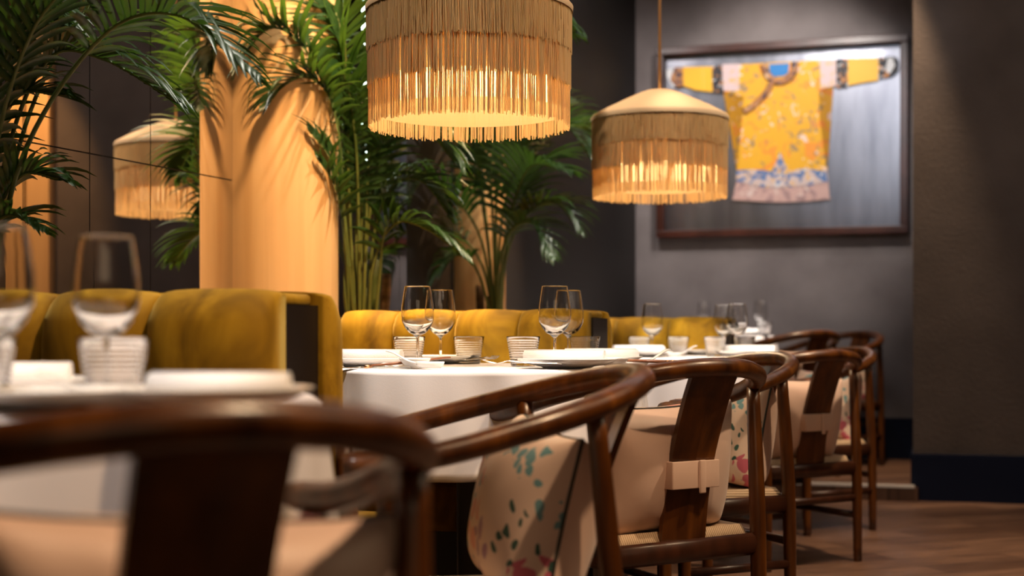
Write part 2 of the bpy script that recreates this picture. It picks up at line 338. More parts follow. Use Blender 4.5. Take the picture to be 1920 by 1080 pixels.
# columns
def column(a, b, r, label):
    c = empty('column', rc(a, b), 0, label, 'column', None)
    bm = bmesh.new(); lathe(bm, [(r, 0), (r, CEIL-.01)], 96); link('shaft', bm, M_column, c)
    bm = bmesh.new(); lathe(bm, [(r+.015, 0), (r+.015, .12), (r+.004, .13)], 64); link('base', bm, M_base, c)
column(4.22, -2.5, .232, 'tall glowing copper column behind the mustard banquettes, the wide one')
column(6.02, -2.5, .15, 'slim copper column behind the palm, farther and narrower than the other')
cpn = empty('copper_pilaster', (3.89, rz_(3.89)-.03, 0), th, 'copper clad pilaster on the dark wall, reflected at the left of the mirror', 'pilaster')
bm = bmesh.new(); box(bm, (0, 0, 1.62), (.34, .05, 3.2)); link('cladding', bm, M_column, cpn, False)

# ------------------------------------------------------------------ framed robe
def robe_picture():
    off = .085
    def wp(px, py, o=0.0):                                 # pixel -> wall-plane local (u, z)
        t = (px-960)/2667; C = WC-o*math.sqrt(1+WS*WS)
        Z = C/(1-WS*t); x = t*Z; return x, Z, CAMH+(630-py)/2667*Z
    org = Vector((wp(1466, 255, off)[0], wp(1466, 255, off)[1], 0)); ud = Vector((1, WS, 0)).normalized(); nd = Vector((ud.y, -ud.x, 0))   # nd points to the room
    if nd.y > 0: nd = -nd
    def loc(px, py, o=off):
        x, Z, z = wp(px, py, o); return (Vector((x, Z, 0))-org).dot(ud), z
    zc = wp(1466, 255, off)[2]
    root = empty('framed_robe', (org.x, org.y, zc), math.atan2(ud.y, ud.x), 'framed yellow embroidered robe in a dark red wood shadow box on the grey wall', 'framed artwork')
    # local: x = along wall, y = into wall (-y to the room), z rel. zc
    L = lambda px, py: (loc(px, py)[0], loc(px, py)[1]-zc)
    u0, zt = L(1230, 86); u1 = L(1703, 66)[0]; zt = (L(1230, 88)[1]+L(1703, 64)[1])/2; zb = (L(1230, 446)[1]+L(1703, 437)[1])/2
    fw = .048; D_ = .085
    for (cx, cz, sx, sz) in (((u0+u1)/2, zt-fw/2, u1-u0, fw), ((u0+u1)/2, zb+fw/2, u1-u0, fw)):
        bm = bmesh.new(); box(bm, (cx, D_/2, cz), (sx, D_, sz), 0, .006); link('frame_rail', bm, M_woodf, root, False)
    for cx in (u0+fw/2, u1-fw/2):
        bm = bmesh.new(); box(bm, (cx, D_/2, (zt+zb)/2), (fw, D_, zt-zb-2*fw), 0, .006); link('frame_stile', bm, M_woodf, root, False)
    bm = bmesh.new(); box(bm, ((u0+u1)/2, D_-.008, (zt+zb)/2), (u1-u0-.04, .012, zt-zb-.04))
    link('backing_board', bm, noisy('silver_silk_board', [(.35, (.15, .155, .185)), (.65, (.22, .225, .26))], (3, 1, .5), 4, 4, .32, metal=1), root, False)
    bm = bmesh.new(); box(bm, ((u0+u1)/2, .012, (zt+zb)/2), (u1-u0-.07, .003, zt-zb-.07)); link('glass_pane', bm, M_pane, root, False)
    # cloth
    def embroid(name, base, specs, sc=1):
        m = mat(name, base, .6); nt = m.node_tree; b = nt.nodes['Principled BSDF']; Lk = nt.links.new
        tc = nt.nodes.new('ShaderNodeTexCoord'); cur = None
        for i, (s, thr, col, o_) in enumerate(specs):
            mp = nt.nodes.new('ShaderNodeMapping'); mp.inputs['Location'].default_value = (o_, 0, o_*2)
            n1 = nt.nodes.new('ShaderNodeTexNoise'); n1.inputs['Scale'].default_value = s; n1.inputs['Detail'].default_value = 3; n1.inputs['Distortion'].default_value = 1.5
            r = ramp(nt, [(thr, (0, 0, 0)), (thr+.04, (1, 1, 1))]); mx = nt.nodes.new('ShaderNodeMix'); mx.data_type = 'RGBA'
            Lk(tc.outputs['Object'], mp.inputs[0]); Lk(mp.outputs[0], n1.inputs[0]); Lk(n1.outputs[0], r.inputs[0]); Lk(r.outputs[0], mx.inputs[0])
            if cur is None: mx.inputs[6].default_value = (*base, 1)
            else: Lk(cur, mx.inputs[6])
            mx.inputs[7].default_value = (*col, 1); cur = mx.outputs[2]
        Lk(cur, b.inputs['Base Color']); return m
    MY = embroid('yellow_brocade', (.80, .40, .006), [(9, .56, (.86, .30, .02), 0), (13, .60, (.35, .22, .10), 5), (15, .62, (.85, .62, .50), 9)])
    MYP = mat('yellow_silk', (.84, .44, .006), .5)
    MB_ = embroid('black_brocade', (.012, .012, .02), [(16, .55, (.55, .22, .06), 2), (20, .6, (.6, .6, .62), 7)])
    MC = embroid('orange_band', (.42, .17, .05), [(22, .52, (.05, .03, .05), 2), (26, .6, (.75, .5, .3), 7)])
    MP = embroid('pink_white_brocade', (.66, .5, .5), [(14, .55, (.75, .45, .2), 2)])
    MH = embroid('wave_hem', (.56, .35, .31), [(12, .55, (.36, .22, .21), 3), (9, .62, (.7, .55, .5), 8)])
    MHB = embroid('wave_crest', (.60, .46, .42), [(13, .5, (.10, .18, .38), 1), (16, .58, (.75, .42, .1), 5), (18, .6, (.72, .68, .66), 6)])
    MBL = mat('blue_lining', (.01, .20, .55), .6)
    MW = mat('white_cuff', (.7, .7, .72), .6)
    def patch(name, pts, m, y0=.05, th_=.012, parent=root):
        bm = bmesh.new(); P = [L(*p) for p in pts]
        if sum(P[i][0]*P[(i+1) % len(P)][1]-P[(i+1) % len(P)][0]*P[i][1] for i in range(len(P))) < 0: P = P[::-1]
        a = [bm.verts.new((x, y0, z)) for x, z in P]; b = [bm.verts.new((x, y0+th_, z)) for x, z in P]; n = len(a)
        f = bm.faces.new(a); f2 = bm.faces.new(b)
        for i in range(n): bm.faces.new((a[i], a[(i+1) % n], b[(i+1) % n], b[i]))
        bmesh.ops.triangulate(bm, faces=[f, f2]); return link(name, bm, m, parent, False)
    robe = patch('robe', [(1352, 120), (1440, 115), (1500, 112), (1565, 108), (1566, 158), (1534, 172), (1536, 220), (1543, 280), (1550, 322), (1380, 322), (1385, 270), (1390, 215), (1393, 178), (1354, 168)], MY, .048)
    patch('hem', [(1380, 333), (1400, 338), (1440, 345), (1480, 345), (1520, 340), (1551, 332), (1555, 372), (1510, 376), (1462, 378), (1415, 376), (1371, 373)], MH, .048, .014, robe)
    patch('wave_border', [(1379, 318), (1410, 316), (1446, 320), (1455, 300), (1461, 283), (1468, 300), (1476, 318), (1510, 314), (1550, 320), (1552, 338), (1520, 346), (1470, 350), (1430, 350), (1378, 338)], MHB, .044, .012, robe)
    patch('shoulder_panel', [(1352, 118), (1384, 117), (1384, 168), (1354, 168)], MP, .045, .01, robe)
    patch('shoulder_panel', [(1536, 110), (1567, 108), (1567, 158), (1538, 164)], MP, .045, .01, robe)
    patch('sleeve', [(1276, 123), (1334, 122), (1334, 170), (1300, 166), (1278, 158)], MYP, .05, .012, robe)
    patch('sleeve', [(1588, 107), (1647, 106), (1646, 148), (1618, 152), (1588, 158)], MYP, .05, .012, robe)
    patch('sleeve_band', [(1333, 121), (1354, 120), (1355, 170), (1334, 171)], MB_, .047, .012, robe)
    patch('sleeve_band', [(1566, 108), (1589, 107), (1589, 160), (1568, 162)], MB_, .047, .012, robe)
    patch('cuff', [(1262, 124), (1278, 123), (1279, 158), (1266, 162), (1254, 148)], MC, .047, .012, robe)
    patch('cuff', [(1247, 128), (1263, 124), (1268, 162), (1258, 160), (1247, 140)], MW, .05, .012, robe)
    patch('cuff', [(1646, 106), (1668, 103), (1680, 104), (1685, 112), (1684, 130), (1672, 140), (1648, 145)], MB_, .047, .012, robe)
    patch('cuff', [(1664, 106), (1673, 105), (1678, 120), (1668, 136), (1660, 130)], MW, .043, .008, robe)
    patch('collar_lining', [(1440, 118), (1479, 116), (1477, 134), (1468, 140), (1450, 141), (1442, 134)], MBL, .043, .008, robe)
    # collar band: curve round the neck and down to the side
    bm = bmesh.new(); ring = [(1430, 118), (1436, 136), (1448, 148), (1462, 151), (1476, 146), (1487, 132), (1490, 114)]
    for pts, wd in ((ring, .022), ([(1446, 150), (1438, 168), (1424, 184), (1406, 200), (1392, 208)], .020)):
        pp = cr([Vector((L(*p)[0], .040, L(*p)[1])) for p in pts], 24); sweep(bm, pp, [(.006, wd)]*len(pp) if False else [(wd, .005)]*len(pp), 8, up=(0, 1, 0))
    link('collar_band', bm, MC, robe)
robe_picture()

# ------------------------------------------------------------------ banquettes
def cushion_row(bm, b_list, a_face, thick, z0, z1, sgn):
    """row of plump upholstered channels; sgn=-1 faces towards the camera"""
    for b0, b1 in zip(b_list, b_list[1:]):
        lo, hi = min(b0, b1)+.002, max(b0, b1)-.002; nu, nv = 12, 14
        w_ = hi-lo; grid = {}
        def pt(u, v, side):
            b = lo+w_*u; r = .022; eu = min(u, 1-u)*w_; bulge = (1-math.exp(-eu/.026))
            zz = z0+(z1-z0)*v; et = (z1-zz); ft = 1-math.exp(-max(et, 0)/.03)
            dd = (thick-.045)+.045*bulge; dd *= (.35+.65*ft)
            zz2 = zz-(.010*(1-bulge)) if v > .9 else zz
            a = a_face-sgn*thick+sgn*dd if side else a_face-sgn*thick
            return rc(a, b, zz2)
        us = [0, .03, .08, .16, .3, .5, .7, .84, .92, .97, 1]; vs = [0, .3, .6, .8, .88, .93, .96, .98, .99, 1]
        F = [[bm.verts.new(pt(u, v, 1)) for u in us] for v in vs]; B = [[bm.verts.new(pt(u, v, 0)) for u in us] for v in vs]
        for G in (F, B):
            for j in range(len(vs)-1):
                for i in range(len(us)-1): bm.faces.new((G[j][i], G[j][i+1], G[j+1][i+1], G[j+1][i]))
        for j in range(len(vs)-1):
            for i in (0, len(us)-1): bm.faces.new((F[j][i], F[j+1][i], B[j+1][i], B[j][i]))
        for i in range(len(us)-1): bm.faces.new((F[-1][i], F[-1][i+1], B[-1][i+1], B[-1][i])); bm.faces.new((F[0][i], F[0][i+1], B[0][i+1], B[0][i]))
def banquette(k, a, zt, labels, end=-1.30, far=-2.12, seams=None, zf=0):
    """double sided divider: front seat back, dark panel, rear seat back"""
    seams = seams or [end, end-.215, end-.42, end-.63, far]
    c = rc(a, end)
    par = empty('banquette', c, 0, labels, 'banquette', 'mustard banquettes between the tables')
    def pl(o): o.parent = par; o.matrix_parent_inverse = Matrix.Translation(-c); return o
    for b0, b1 in zip(seams, seams[1:]):
        bm = bmesh.new(); cushion_row(bm, [b0, b1], a-.155, .115, .44, zt, -1); o = link('back_cushion', bm, M_velvet); pl(o)
    for b0, b1 in zip(seams, seams[1:]):
        bm = bmesh.new(); cushion_row(bm, [b0, b1], a+.222, .118, .44, zt, 1); o = link('back_cushion', bm, M_velvet); pl(o)
    bm = bmesh.new(); rbox(bm, a-.042, a+.105, far, end+.004, 0, zt-.028); pl(link('end_panel', bm, M_black, None, False))
    bm = bmesh.new()
    rbox(bm, a-.06, a+.12, far, end-.012, zt-.03, zt-.006, .010); pl(link('top_rail', bm, M_velvet))
    for s0, s1 in ((a-.60, a-.145), (a+.205, a+.62)):
        bm = bmesh.new(); rbox(bm, s0, s1, far, end-.06, .30, .44, .035); pl(link('seat_cushion', bm, M_velvet))
        bm = bmesh.new(); rbox(bm, s0+.03, s1, far, end-.08, .0, .30); pl(link('plinth', bm, M_black, None, False))
banquette(0, 2.26, .915, 'mustard velvet banquette divider nearest the camera, left of the middle table', seams=[-1.28, -1.53, -1.76, -2.0, -2.12])
banquette(1, 4.10, .912, 'mustard velvet banquette divider right behind the middle table')
banquette(2, 6.04, .912, 'mustard velvet banquette divider farthest away, behind the third table', seams=[-1.33, -1.56, -1.80, -2.04, -2.12])

# ------------------------------------------------------------------ tables and cloths
def table(i, label, clabel, r=.43, rot=0, seed=0, drop=.18, cmax=.33):
    x, y, zf = TABLES[i]
    t = empty('round_table', (x, y, zf), 0, label, 'table', None)
    bm = bmesh.new(); lathe(bm, [(0, .715), (r-.01, .715), (r, .722), (r, .738), (r-.008, .744), (0, .744)], 64); link('tabletop', bm, M_black, t)
    bm = bmesh.new(); box(bm, (0, 0, .36), (.09, .09, .70), 0, .01); link('pedestal', bm, M_black, t)
    bm = bmesh.new(); box(bm, (0, 0, .012), (.46, .46, .024), .4, .008); link('base', bm, M_black, t)
    rnd = random.Random(seed); bm = bmesh.new(); n = 192; rings = []
    ph = [rnd.uniform(0, 6.28) for _ in range(4)]
    prof = [0, .3, .7, .93, .985, 1.0]
    for q in prof: rings.append([bm.verts.new((q*r*1.012*math.cos(2*PI*k/n), q*r*1.012*math.sin(2*PI*k/n), .750 if q < .99 else .7485)) for k in range(n)] if q else [bm.verts.new((0, 0, .75))])
    side = r+drop
    for j, v in enumerate((.02, .05, .1, .2, .35, .5, .65, .8, .92, 1)):
        ring = []
        for k in range(n):
            th_ = 2*PI*k/n; a = th_-rot; ext = min(side/max(abs(math.cos(a)), abs(math.sin(a))), r+cmax)-r
            fold = math.sin(9*th_+ph[0])*.5+math.sin(14*th_+ph[1])*.3+math.sin(23*th_+ph[2])*.2
            crn = max(0, (ext-drop)/.15)
            amp = (.022+.02*crn)*v**.7
            rr = r*1.012+.006+.035*v*(.6+crn*.4)+fold*amp+.004
            z = .7485-ext*v*(1-.01*v)
            ring.append(bm.verts.new((rr*math.cos(th_), rr*math.sin(th_), z)))
        rings.append(ring)
    for k in range(n): bm.faces.new((rings[0][0], rings[1][k], rings[1][(k+1) % n]))
    for a, b in zip(rings[1:], rings[2:]):
        for k in range(n): bm.faces.new((a[k], a[(k+1) % n], b[(k+1) % n], b[k]))
    c = link('tablecloth', bm, M_linen); c.location = (x, y, zf); sm = c.modifiers.new('thick', 'SOLIDIFY'); sm.thickness = .0022; sm.offset = -1
    tag(c, clabel, 'tablecloth')
table(0, 'round dining table nearest the camera, under a white cloth at the left', 'white linen cloth on the blurred front left table', .45, .35, 1, .3, .36)
table(1, 'round dining table in the middle under the large fringed lamp', 'white linen cloth on the middle table below the large lamp', .43, math.radians(-98-45), 2, .19, .26)
table(2, 'round dining table under the small far lamp', 'white linen cloth on the third table below the smaller lamp', .405, 1.25, 3, .20, .28)
table(3, 'round dining table on the platform, farthest from the camera', 'white linen cloth on the farthest table on the platform', .43, .2, 4, .22, .34)

# ------------------------------------------------------------------ chairs
R_, L_, ZB, ZA = .28, .26, .762, .64
def rail_pt(t):
    s = abs(t)
    if s < .6:
        a = s/.6*PI/2; x = R_*math.sin(a); y = -R_*math.cos(a)
    else:
        k = (s-.6)/.4; x = R_+.012*math.sin(k*PI*.8); y = L_*k
    z = ZB+(ZA-ZB)*(.5-.5*math.cos(s*PI)); return Vector((math.copysign(x, t), y, z))
def chair(label, group='dark wood horseshoe armchairs along the aisle'):
    t = empty('horseshoe_armchair', (0, 0, 0), 0, label, 'chair', group)
    bm = bmesh.new(); n = 64; pts = [rail_pt(-1+2*i/n) for i in range(n+1)]
    rad = []
    for i in range(n+1):
        s = abs(-1+2*i/n); r = .0195+.003*(1-s); e = 1.0 if s < .985 else .8
        rad.append((r*1.05*e, r*.95*e))
    rings = sweep(bm, pts, rad, 14); link('back_rail', bm, M_wood, t, sub=0)
    # splat
    bm = bmesh.new(); W2 = .062; prev = None
    ctr = cr([Vector((0, -.168, .36)), Vector((0, -.182, .46)), Vector((0, -.208, .57)), Vector((0, -.248, .68)), Vector((0, -.282, .752))], 16)
    for i, c in enumerate(ctr):
        v = i/16; w_ = W2*(1.0+.10*abs(v-.4)); cur = [bm.verts.new(c+Vector(d)) for d in ((-w_, -.007+.006, 0), (0, -.009, 0), (w_, -.007+.006, 0), (w_, .008+.004, 0), (0, .006, 0), (-w_, .008+.004, 0))]
        if prev:
            for k in range(6): bm.faces.new((prev[k], prev[(k+1) % 6], cur[(k+1) % 6], cur[k]))
        else: bm.faces.new(cur)
        prev = cur
    bm.faces.new(prev); o = link('splat', bm, M_wood, t, False)
    # legs
    for sx in (-1, 1):
        tt = .40; p = rail_pt(sx*tt)
        bm = bmesh.new(); pp = cr([(sx*.222, -.182, 0), (sx*.222, -.175, .38), (p.x*.985, p.y, p.z-.01)], 14)
        sweep(bm, pp, [.0155+.004*math.sin(i/14*PI) for i in range(15)], 12); link('leg', bm, M_wood, t)
        p = rail_pt(sx*.90)
        bm = bmesh.new(); pp = cr([(sx*.238, .185, 0), (sx*.238, .185, .38), (p.x-.005*sx, p.y, p.z-.01)], 14)
        sweep(bm, pp, [.0155+.004*math.sin(i/14*PI) for i in range(15)], 12); link('leg', bm, M_wood, t)
    # seat frame + woven seat
    bm = bmesh.new()
    for a, b in (((-.222, -.178), (.222, -.178)), ((-.238, .185), (.238, .185)), ((-.222, -.178), (-.238, .185)), ((.222, -.178), (.238, .185))):
        sweep(bm, [(*a, .345), (*b, .345)], [(.011, .026)]*2, 8)
    link('seat_frame', bm, M_black_wood, t)
    bm = bmesh.new(); n = 20; G = []
    for j in range(n+1):
        row = []
        for i in range(n+1):
            u = -1+2*i/n; v = -1+2*j/n; hw = .212+(.226-.212)*(v+1)/2
            e = max(abs(u), abs(v)); z = .392-.010*(1-min(abs(u), abs(v)))*0 - (.030*max(0, (e-.9)/.1)**2) - .014*(1-e*e)
            row.append(bm.verts.new((u*hw, -.168+(v+1)/2*.345, z)))
        G.append(row)
    for j in range(n):
        for i in range(n): bm.faces.new((G[j][i], G[j][i+1], G[j+1][i+1], G[j+1][i]))
    o = link('woven_seat', bm, M_cord, t); s = o.modifiers.new('t', 'SOLIDIFY'); s.thickness = .02; s.offset = -1
    for a, b in (((-.222, -.180, .235), (.222, -.180, .235)), ((-.225, -.178, .17), (-.238, .185, .17)), ((.225, -.178, .17), (.238, .185, .17)), ((-.238, .185, .13), (.238, .185, .13))):
        bm = bmesh.new(); sweep(bm, [a, b], [(.010, .013)]*2, 10); link('stretcher', bm, M_black_wood, t)
    return t
def cushion(label, group='cream silk cushions strapped to the chair backs'):
    c = empty('cushion', (0, 0, 0), 0, label, 'cushion', group)
    W_, H_, T_ = .195, .150, .095; n = 28
    def P(u, v, s):
        k = (1-abs(u)**2.6)*(1-abs(v)**2.6); d = T_*max(k, 0)**.42*s
        px_ = 1-.07*(1-v*v)*abs(u)**3; pz_ = 1-.07*(1-u*u)*abs(v)**3
        wr = .004*math.sin(9*u+5*v)*abs(v)
        return Vector((u*W_*px_, d+wr*s, v*H_*pz_))
    for s, nm, m in ((1, 'front_panel', M_embr), (-1, 'back_panel', M_silk)):
        bm = bmesh.new(); G = [[bm.verts.new(P(math.sin(PI/2*(-1+2*i/n)), math.sin(PI/2*(-1+2*j/n)), s)) for i in range(n+1)] for j in range(n+1)]
        for j in range(n):
            for i in range(n): bm.faces.new((G[j][i], G[j][i+1], G[j+1][i+1], G[j+1][i]))
        link(nm, bm, m, c)
    bm = bmesh.new(); per = []
    for k in range(80):
        q = k/80*4; sd = int(q); f = -1+2*(q-sd); f = math.sin(PI/2*f)
        u, v = ((f, -1), (1, f), (-f, 1), (-1, -f))[sd]; per.append(P(u, v, 0))
    per.append(per[0]); sweep(bm, per, .0032, 6, cap=False); link('piping', bm, M_pipe, c)
    return c
def strap():
    bm = bmesh.new(); 
    # loop round splat and cushion, in chair coordinates
    for (x, y, sx, sy) in ((0, -.212, .136, .005), (-.0665, -.195, .005, .038), (.0665, -.195, .005, .038)):
        box(bm, (x, y, .52), (sx, sy, .062), 0, .002)
    vs = box(bm, (.016, -.217, .515), (.018, .006, .075), 0, .003)
    return bm
CH = [  # x, y, z, yaw, label
 (-.37, 1.33, 0, .55, 'large blurred dark wood armchair closest to the camera, at lower left'),
 (-.06, 2.42, 0, 1.80, 'dark wood armchair in side view with long sloping arms, between front and middle table'),
 (.295, 3.36, 0, .58, 'dark wood armchair seen from behind, pale strap on its splat, beside the middle table'),
 (.55, 4.25, 0, 2.0, 'dark wood armchair in side view with shiny curved rail, just behind the strapped chair'),
 (.99, 5.28, 0, .56, 'dark wood armchair seen from behind at the third table, standing on the floor'),
 (1.28, 6.20, 0, 2.05, 'dark wood armchair in side view, rightmost of the chairs standing on the floor'),
 (1.45, 7.62, .08, .58, 'distant dark wood armchair seen from behind at the platform table'),
 (1.86, 8.30, .08, 2.2, 'farthest dark wood armchair, on the platform near the grey wall'),
]
CL = ['cream cushion on the blurred front armchair, only its top in view', 'cream floral cushion in the side-on chair before the middle table',
 'cream cushion with dark piping strapped to the chair beside the middle table', 'cream floral cushion in the chair behind the strapped chair',
 'cream cushion strapped to the chair at the third table', 'cream floral cushion in the rightmost chair on the floor',
 'cream cushion in the distant chair at the platform table', 'cream cushion in the farthest chair by the grey wall']
ch0 = chair(CH[0][4]); cu0 = cushion(CL[0])
so = link('strap', strap(), M_silk, None); 
STR = []
CUOFF = [(0.03, -.10, .07, .0), (0, -.10, -.05, .04), (-.01, -.098, -.03, 0), (0, -.11, .03, .02), (0, -.098, .02, 0), (0, -.11, 0, 0), (0, -.098, 0, 0), (0, -.11, 0, 0)]
for i, (x, y, z, th_, lb) in enumerate(CH):
    c = ch0 if i == 0 else copy_tree(ch0); c.location = (x, y, z); c.rotation_euler = (0, 0, th_); c['label'] = lb
    k = cu0 if i == 0 else copy_tree(cu0); k['label'] = CL[i]
    M = Matrix.Translation((x, y, z)) @ Matrix.Rotation(th_, 4, 'Z')
    dx, dy, roll, tl = CUOFF[i]
    K = M @ Matrix.Translation((dx, dy, .378+.150)) @ Matrix.Rotation(roll, 4, 'Y') @ Matrix.Rotation(-.16-tl, 4, 'X').inverted()
    k.location = K.to_translation(); k.rotation_euler = K.to_euler()
    if i in (0, 2, 4, 6): STR.append((k, K.inverted() @ M))
for n_, (k, Ls) in enumerate(STR):
    s = so if n_ == 0 else so.copy()
    if n_: COL.objects.link(s)
    s.parent = k; s.matrix_parent_inverse = Matrix.Identity(4); s.matrix_local = Ls
    s['label'] = 'pale fabric strap round the chair splat'

# ------------------------------------------------------------------ pendant lamps
def lamp(loc, label, scale=1, strands=760):
    t = empty('pendant_lamp', loc, 0, label, 'pendant lamp', 'fringed drum pendant lamps')
    rnd = random.Random(4)
    def tier(r, ztop, zbot, jit, seed):
        rn = random.Random(seed); bm = bmesh.new()
        for k in range(strands):
            th_ = 2*PI*(k+rn.uniform(-.3, .3))/strands; rr = r+rn.uniform(-.0015, .0015); w_ = .0014+rn.uniform(0, .0005); zb_ = zbot-rn.uniform(0, jit)
            sw = rn.uniform(-.006, .006); vs = []
            for z, da in ((ztop, 0), ((ztop+zb_)/2, sw*.4/r), (zb_, sw/r)):
                c = Vector((rr*math.cos(th_+da), rr*math.sin(th_+da), z)); e = Vector((-math.sin(th_), math.cos(th_), 0)); nn = Vector((math.cos(th_), math.sin(th_), 0))
                vs.append([bm.verts.new(c+e*w_), bm.verts.new(c-e*w_*.5+nn*w_), bm.verts.new(c-e*w_*.5-nn*w_)])
            for a, b in zip(vs, vs[1:]):
                for j in range(3): bm.faces.new((a[j], a[(j+1) % 3], b[(j+1) % 3], b[j]))
        o = link('fringe_tier', bm, M_thread, t)
        bm = bmesh.new(); lathe(bm, [(r-.0022, ztop), (r-.0022, max(zbot+.004, .030))], 128); link('thread_backing', bm, M_sheet, o)
        return o
    tier(.2575, .293, .185, .008, 1); tier(.2550, .293, .097, .010, 2); tier(.2525, .293, 0, .012, 3)
    bm = bmesh.new(); lathe(bm, [(.262, .280), (.263, .294), (.256, .302), (.20, .333), (.13, .366), (.075, .391), (.048, .400), (.020, .403), (.010, .403)], 96)
    o = link('shade_top', bm, M_top, t)
    bm = bmesh.new(); sweep(bm, [(0, 0, .16), (0, 0, .40), (0, 0, CEIL-loc[2]-.03)], .0055, 8); link('cord', bm, M_brass, t)
    bm = bmesh.new(); lathe(bm, [(0, CEIL-loc[2]-.03), (.05, CEIL-loc[2]-.03), (.055, CEIL-loc[2]-.001)], 24); link('ceiling_rose', bm, M_brass, t)
    bm = bmesh.new(); bmesh.ops.create_uvsphere(bm, u_segments=16, v_segments=10, radius=.04); bmesh.ops.translate(bm, vec=(0, 0, .17), verts=bm.verts); link('bulb', bm, M_bulb, t)
    l = bpy.data.lights.new('bulb_light', 'POINT'); l.energy = 13; l.color = (1, .78, .50); l.shadow_soft_size = .07
    o = bpy.data.objects.new('bulb_light', l); COL.objects.link(o); o.parent = t; o.location = (0, 0, .17)
    bm = bmesh.new()
    for k in range(3): a = k*2*PI/3; sweep(bm, [(0, 0, .29), (.247*math.cos(a), .247*math.sin(a), .29)], .0025, 6)
    link('spider', bm, M_steel, t)
    return t
lp = lamp((-.108, 3.60, 1.365), 'large fringed drum pendant lamp over the middle table')
l2 = copy_tree(lp); l2.location = (.563, 5.42, 1.365); l2['label'] = 'smaller looking fringed drum pendant lamp on a long cord in front of the framed robe'

# ------------------------------------------------------------------ palms
COLS = [(rc(4.22, -2.5), .25), (rc(6.02, -2.5), .17)]
def conf(p):                                               # keep foliage in front of the mirror and off the columns
    p = Vector(p); b = p.dot(N)
    if b < -2.44: p += N*(-2.44-b+.045*(1-math.exp((b+2.44)*4)) * -1 + .0)
    for c, r in COLS:
        v = Vector((p.x-c.x, p.y-c.y, 0))
        if v.length < r and v.length > 1e-4: v = v.normalized()*r; p.x = c.x+v.x; p.y = c.y+v.y
    return p
def frond(parent, pts, leaf=.30, n=26, start=.35, seed=0, wid=.0095, droop=.62, stem_r=.006):
    rn = random.Random(seed); bm = bmesh.new(); P = cr(pts, 40)
    sweep(bm, P, [stem_r*(1-.75*i/40)+.0008 for i in range(41)], 6, mat_i=1)
    for k in range(n):
        s = start+(1-start)*(k+.5)/n
        for sd in (-1, 1):
            s2 = min(.999, s+rn.uniform(-.006, .006)); i = int(s2*40); f = s2*40-i; p = P[i].lerp(P[min(i+1, 40)], f); t = (P[min(i+1, 40)]-P[max(i-1, 0)]).normalized()
            side = t.cross(Vector((0, 0, 1))); side = side.normalized() if side.length > .15 else Vector((1, .2, 0)).normalized()
            upv = side.cross(t).normalized(); q = (s-start)/(1-start)
            ln = leaf*(.5+.9*math.sin(PI*min(1, q*.85+.12))**.8)*(1-.45*q**3)*rn.uniform(.85, 1.12)*.8
            d = (side*sd*(1.0-.55*q)+t*(.45+.8*q)+upv*(.28+rn.uniform(-.12, .12))).normalized()
            c = p.copy(); seg = 6; prev = None
            wdir = t.cross(d).normalized(); wv = d.cross(wdir).normalized()
            for j in range(seg+1):
                u = j/seg; w_ = wid*(math.sin(PI*min(1, u*.86+.14))**.7)*(1-u**4)+.0004
                wv = (t-d*t.dot(d)); wv = wv.normalized() if wv.length > .05 else upv
                fold = d.cross(wv).normalized()*w_*.45
                cur = [bm.verts.new(c+wv*w_+fold), bm.verts.new(c), bm.verts.new(c-wv*w_+fold)]
                if prev:
                    for m_ in range(2): bm.faces.new((prev[m_], prev[m_+1], cur[m_+1], cur[m_]))
                prev = cur
                c = c+d*ln/seg; d = (d+Vector((0, 0, -droop*(.12+.42*u)))).normalized()
    for v in bm.verts: v.co = conf(v.co)
    return link('frond', bm, [M_leaf, M_stem], parent)
def palm(base, label, fr, canes, seed):
    t = empty('potted_palm', base, 0, label, 'palm')
    bm = bmesh.new(); lathe(bm, [(0, 0), (.11, 0), (.135, .36), (.12, .36), (.115, .33), (0, .33)], 32); link('pot', bm, M_pot, t)
    B = Vector(base)
    for i, (dx, dy, h) in enumerate(canes):
        bm = bmesh.new(); rn = random.Random(seed+i)
        pp = cr([(dx*.6, dy*.6, .3), (dx, dy, .3+h*.5), (dx*1.5, dy*1.3, .3+h)], 12); sweep(bm, pp, [.022*(1-.3*k/12)+.0025*(k % 2) for k in range(13)], 10); link('cane', bm, M_trunk if i % 2 == 0 else M_stem, t)
    for i, (pts, leaf, kw) in enumerate(fr):
        o = frond(None, pts, leaf, seed=seed*31+i, **kw); o.data.transform(Matrix.Translation(-B)); o.parent = t
    return t
def F(Z0, Z1, *pp):
    n = len(pp); return [px3(p[0], p[1], Z0+(Z1-Z0)*i/(n-1)) for i, p in enumerate(pp)]
b1 = rc(2.65, -2.27)
